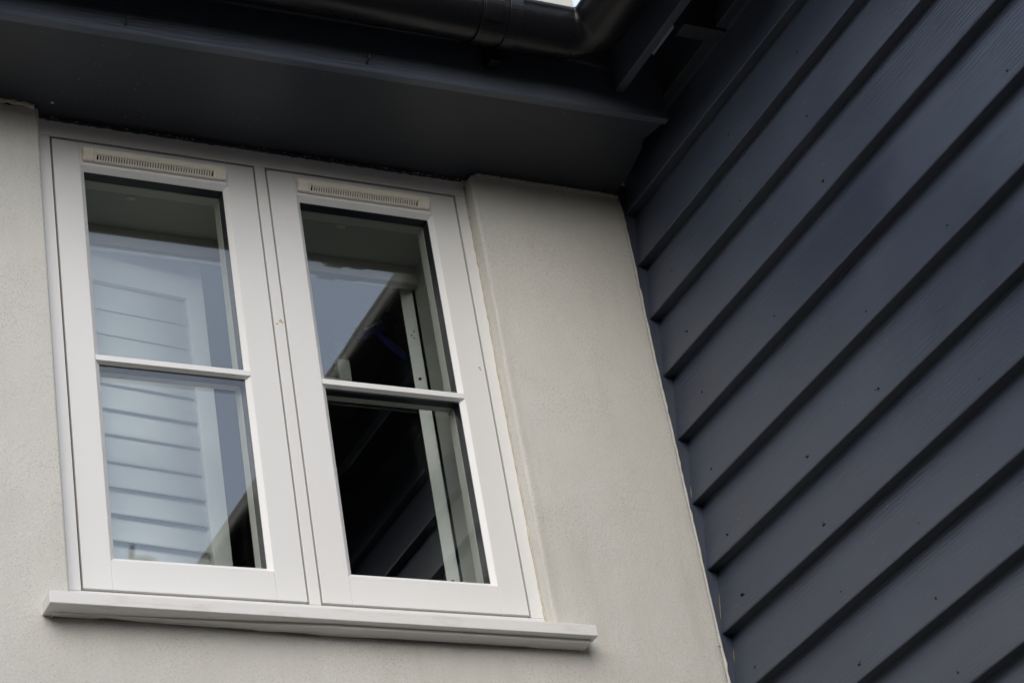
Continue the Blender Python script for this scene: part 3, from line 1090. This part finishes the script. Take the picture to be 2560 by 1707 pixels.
# ------------------------------------------------------------------ ornament, plant and shelf unit inside
orn = empty("hanging_ornament", (1.10, 0.40, 1.16))
tag(orn, "navy blue fabric ornament hanging on a pale cord behind the right sash", "ornament")
bm = new(); tube(bm, [(1.178, 0.40, 1.31), (1.145, 0.40, 1.25), (1.108, 0.40, 1.18)], 0.0022, 6); put("cord", bm, M['cord'], orn, smooth=True)


def ribbon(pts, wid, th=0.006):
    b = new(); rings = []
    for i, p in enumerate(pts):
        p = Vector(p)
        d = (Vector(pts[min(i + 1, len(pts) - 1)]) - Vector(pts[max(i - 1, 0)])).normalized()
        s = d.cross(Vector((0, 1, 0))).normalized()
        w = wid[i] if hasattr(wid, '__len__') else wid
        rings.append([p + s * w + Vector((0, -th, 0)), p - s * w + Vector((0, -th, 0)), p - s * w + Vector((0, th, 0)), p + s * w + Vector((0, th, 0))])
    loft(b, rings)
    return b


put("knot", ribbon([(1.115, 0.40, 1.185), (1.102, 0.395, 1.168), (1.095, 0.40, 1.150)], [0.006, 0.013, 0.008], 0.010), M['blue'], orn, 0.003)
put("wing", ribbon([(1.003, 0.40, 1.088), (1.020, 0.395, 1.094), (1.045, 0.40, 1.110), (1.075, 0.40, 1.118), (1.100, 0.40, 1.155)], [0.006, 0.016, 0.010, 0.009, 0.006]), M['blue'], orn, 0.002)
put("tail", ribbon([(1.070, 0.40, 1.112), (1.095, 0.40, 1.085), (1.120, 0.395, 1.060), (1.150, 0.40, 1.034)], [0.008, 0.013, 0.014, 0.012]), M['blue'], orn, 0.002)
bm = new(); tube(bm, [(1.090, 0.396, 1.155), (1.06, 0.394, 1.135), (1.030, 0.396, 1.118)], 0.003, 6); put("stick", bm, M['cord'], orn, smooth=True)

plant = empty("trailing_plant", (1.0, 0.46, 0.99))
tag(plant, "trailing green leafed plant behind the right sash", "plant")
bm = new(); tube(bm, [(0.965, 0.47, 1.01), (0.985, 0.47, 1.08), (1.03, 0.47, 1.16), (1.10, 0.48, 1.20), (1.165, 0.48, 1.16)], 0.003, 6)
put("stem", bm, M['stem'], plant, smooth=True)
for (x, z, r, a) in ((0.960, 1.055, 0.022, 0.4), (0.975, 1.080, 0.021, 1.2), (0.945, 1.040, 0.018, -0.6), (0.985, 1.052, 0.017, 2.0), (1.040, 1.175, 0.018, 0.9),
                     (1.165, 1.175, 0.022, 1.7), (1.155, 1.150, 0.020, -0.3), (1.115, 1.195, 0.016, 0.2), (0.968, 1.100, 0.015, 2.6)):
    bm = new()
    d = Vector((math.cos(a), 0.25 * math.sin(a * 3), math.sin(a))); s = Vector((-math.sin(a), 0.5, math.cos(a)))
    c = Vector((x, 0.455, z))
    up = [c - d * r, c - d * r * 0.4 + s * r * 0.55, c + d * r * 0.3 + s * r * 0.45, c + d * r * 1.1, c + d * r * 0.3 - s * r * 0.45, c - d * r * 0.4 - s * r * 0.55]
    vs = [bm.verts.new(p) for p in up]
    mid = bm.verts.new(c + Vector((0, 0.004, 0)))
    bk = bm.verts.new(c + Vector((0, 0.0055, 0)))
    for i in range(6):
        bm.faces.new((vs[i], vs[(i + 1) % 6], mid))
        bm.faces.new((vs[(i + 1) % 6], vs[i], bk))
    put("leaf", bm, M['leaf'], plant, smooth=True)

bm = new()
box(bm, 0.80, 0.985, 0.425, 0.445, 0.925, 0.965)
box(bm, 0.948, 0.985, 0.425, 0.445, 0.9655, 1.03)
fr = empty("picture_frame", (0.89, 0.435, 0.925))
tag(fr, "corner of a pale frame standing low inside the right sash", "frame")
put("surround", bm, M['plaster'], fr, 0.001)
bm = new(); box(bm, 0.80, 0.9475, 0.440, 0.446, 0.9655, 1.028); put("picture", bm, M['cavity'], fr)

# ------------------------------------------------------------------ house and tree across the street, seen only in the glass
house = empty("brick_house", (1.0, -11.0, -4.15))
tag(house, "brick house opposite, its chimney pot mirrored low in the left pane", "house")
M['brick'] = mat("red_brick", (0.20, 0.10, 0.065), 0.9, 0.2)
M['tiles'] = mat("brown_roof_tiles", (0.09, 0.055, 0.04), 0.85, 0.2)
M['terracotta'] = mat("terracotta_pot", (0.55, 0.27, 0.16), 0.8, 0.2)
M['bark'] = mat("grey_bark", (0.07, 0.06, 0.05), 0.9, 0.2)
bm = new(); box(bm, -5, 8, -15.6, -9.2, -4.15, -0.5); put("wall", bm, M['brick'], house)
bm = new()
loft(bm, [[(x, -8.8, -0.55), (x, -12.4, 2.2), (x, -16.0, -0.55), (x, -16.0, -0.70), (x, -12.4, 2.0), (x, -8.8, -0.70)] for x in (-5.4, 8.4)])
put("roof", bm, M['tiles'], house)
bm = new(); box(bm, 4.30, 5.04, -12.75, -12.05, 1.6, 6.55); put("chimney", bm, M['brick'], house)
bm = new(); tube(bm, [(4.67, -12.4, 6.55), (4.67, -12.4, 7.07)], [0.17, 0.14], 14); put("chimney_pot", bm, M['terracotta'], house)
for x in (-3.5, -0.5, 3.5, 6.5):
    for z in (-3.4,):
        bm = new(); box(bm, x - 0.6, x + 0.6, -9.19, -9.14, z, z + 1.3); put("window", bm, M['cavity'], house)
tree = empty("bare_tree", (5.8, -17.0, -4.15))
tag(tree, "bare branched tree behind the house opposite, mirrored low in the left pane", "tree")
bm = new(); tube(bm, [(5.8, -17.0, -4.15), (5.85, -17.0, 3.0), (5.95, -17.0, 6.5), (6.25, -17.0, 9.85)], [0.32, 0.24, 0.14, 0.03], 10); put("trunk", bm, M['bark'], tree, smooth=True)
bm = new()
for k in range(46):
    t = rnd.uniform(0.35, 1.0)
    z = 1.0 + 7.3 * t
    a = rnd.uniform(0, 6.283); L = (1.9 - 1.2 * t) * rnd.uniform(0.7, 1.2)
    p = Vector((5.85 + 0.3 * t * t, -17.0, z))
    q = p + Vector((math.cos(a) * L * 0.5, math.sin(a) * L * 0.5, L * 0.55)); e = q + Vector((math.cos(a) * L * 0.25, math.sin(a) * L * 0.25, L * 0.8))
    tube(bm, [p, q, e], [0.06, 0.035, 0.008], 5)
    for _ in range(3):
        f = q.lerp(e, rnd.random()); tube(bm, [f, f + Vector((rnd.uniform(-.4, .4), rnd.uniform(-.4, .4), rnd.uniform(.2, .6)))], [0.015, 0.005], 4)
put("branches", bm, M['bark'], tree)

M['sky_blocker'] = mat("sky_blocker_green", (0.028, 0.045, 0.020), 0.8, 0.2)  # unseen conifer row, added to keep low sky light off the boarded wall
bm = new()
for k in range(16):
    y = -16.5 + 1.35 * k
    H = 8.0 + 0.8 * nz(k * 3.7, 1.0)
    rings = []
    for j in range(13):
        t = j / 12
        r = (1.15 * (1 - t) ** 0.45 + 0.03) * (0.9 if j == 0 else 1)
        rings.append([(-8.2 + math.cos(a) * r * (1 + 0.22 * nz(math.cos(a) * 3 + k, math.sin(a) * 3, t * 14)), y + math.sin(a) * r * (1 + 0.22 * nz(math.cos(a) * 3 + k, math.sin(a) * 3, t * 14)), -4.15 + H * t) for a in lin(0, 2 * math.pi, 22)[:-1]])
    loft(bm, rings)
tag(put("sky_blocker_conifers", bm, M['sky_blocker']), kind='stuff')

print("scene built", len(bpy.data.objects))
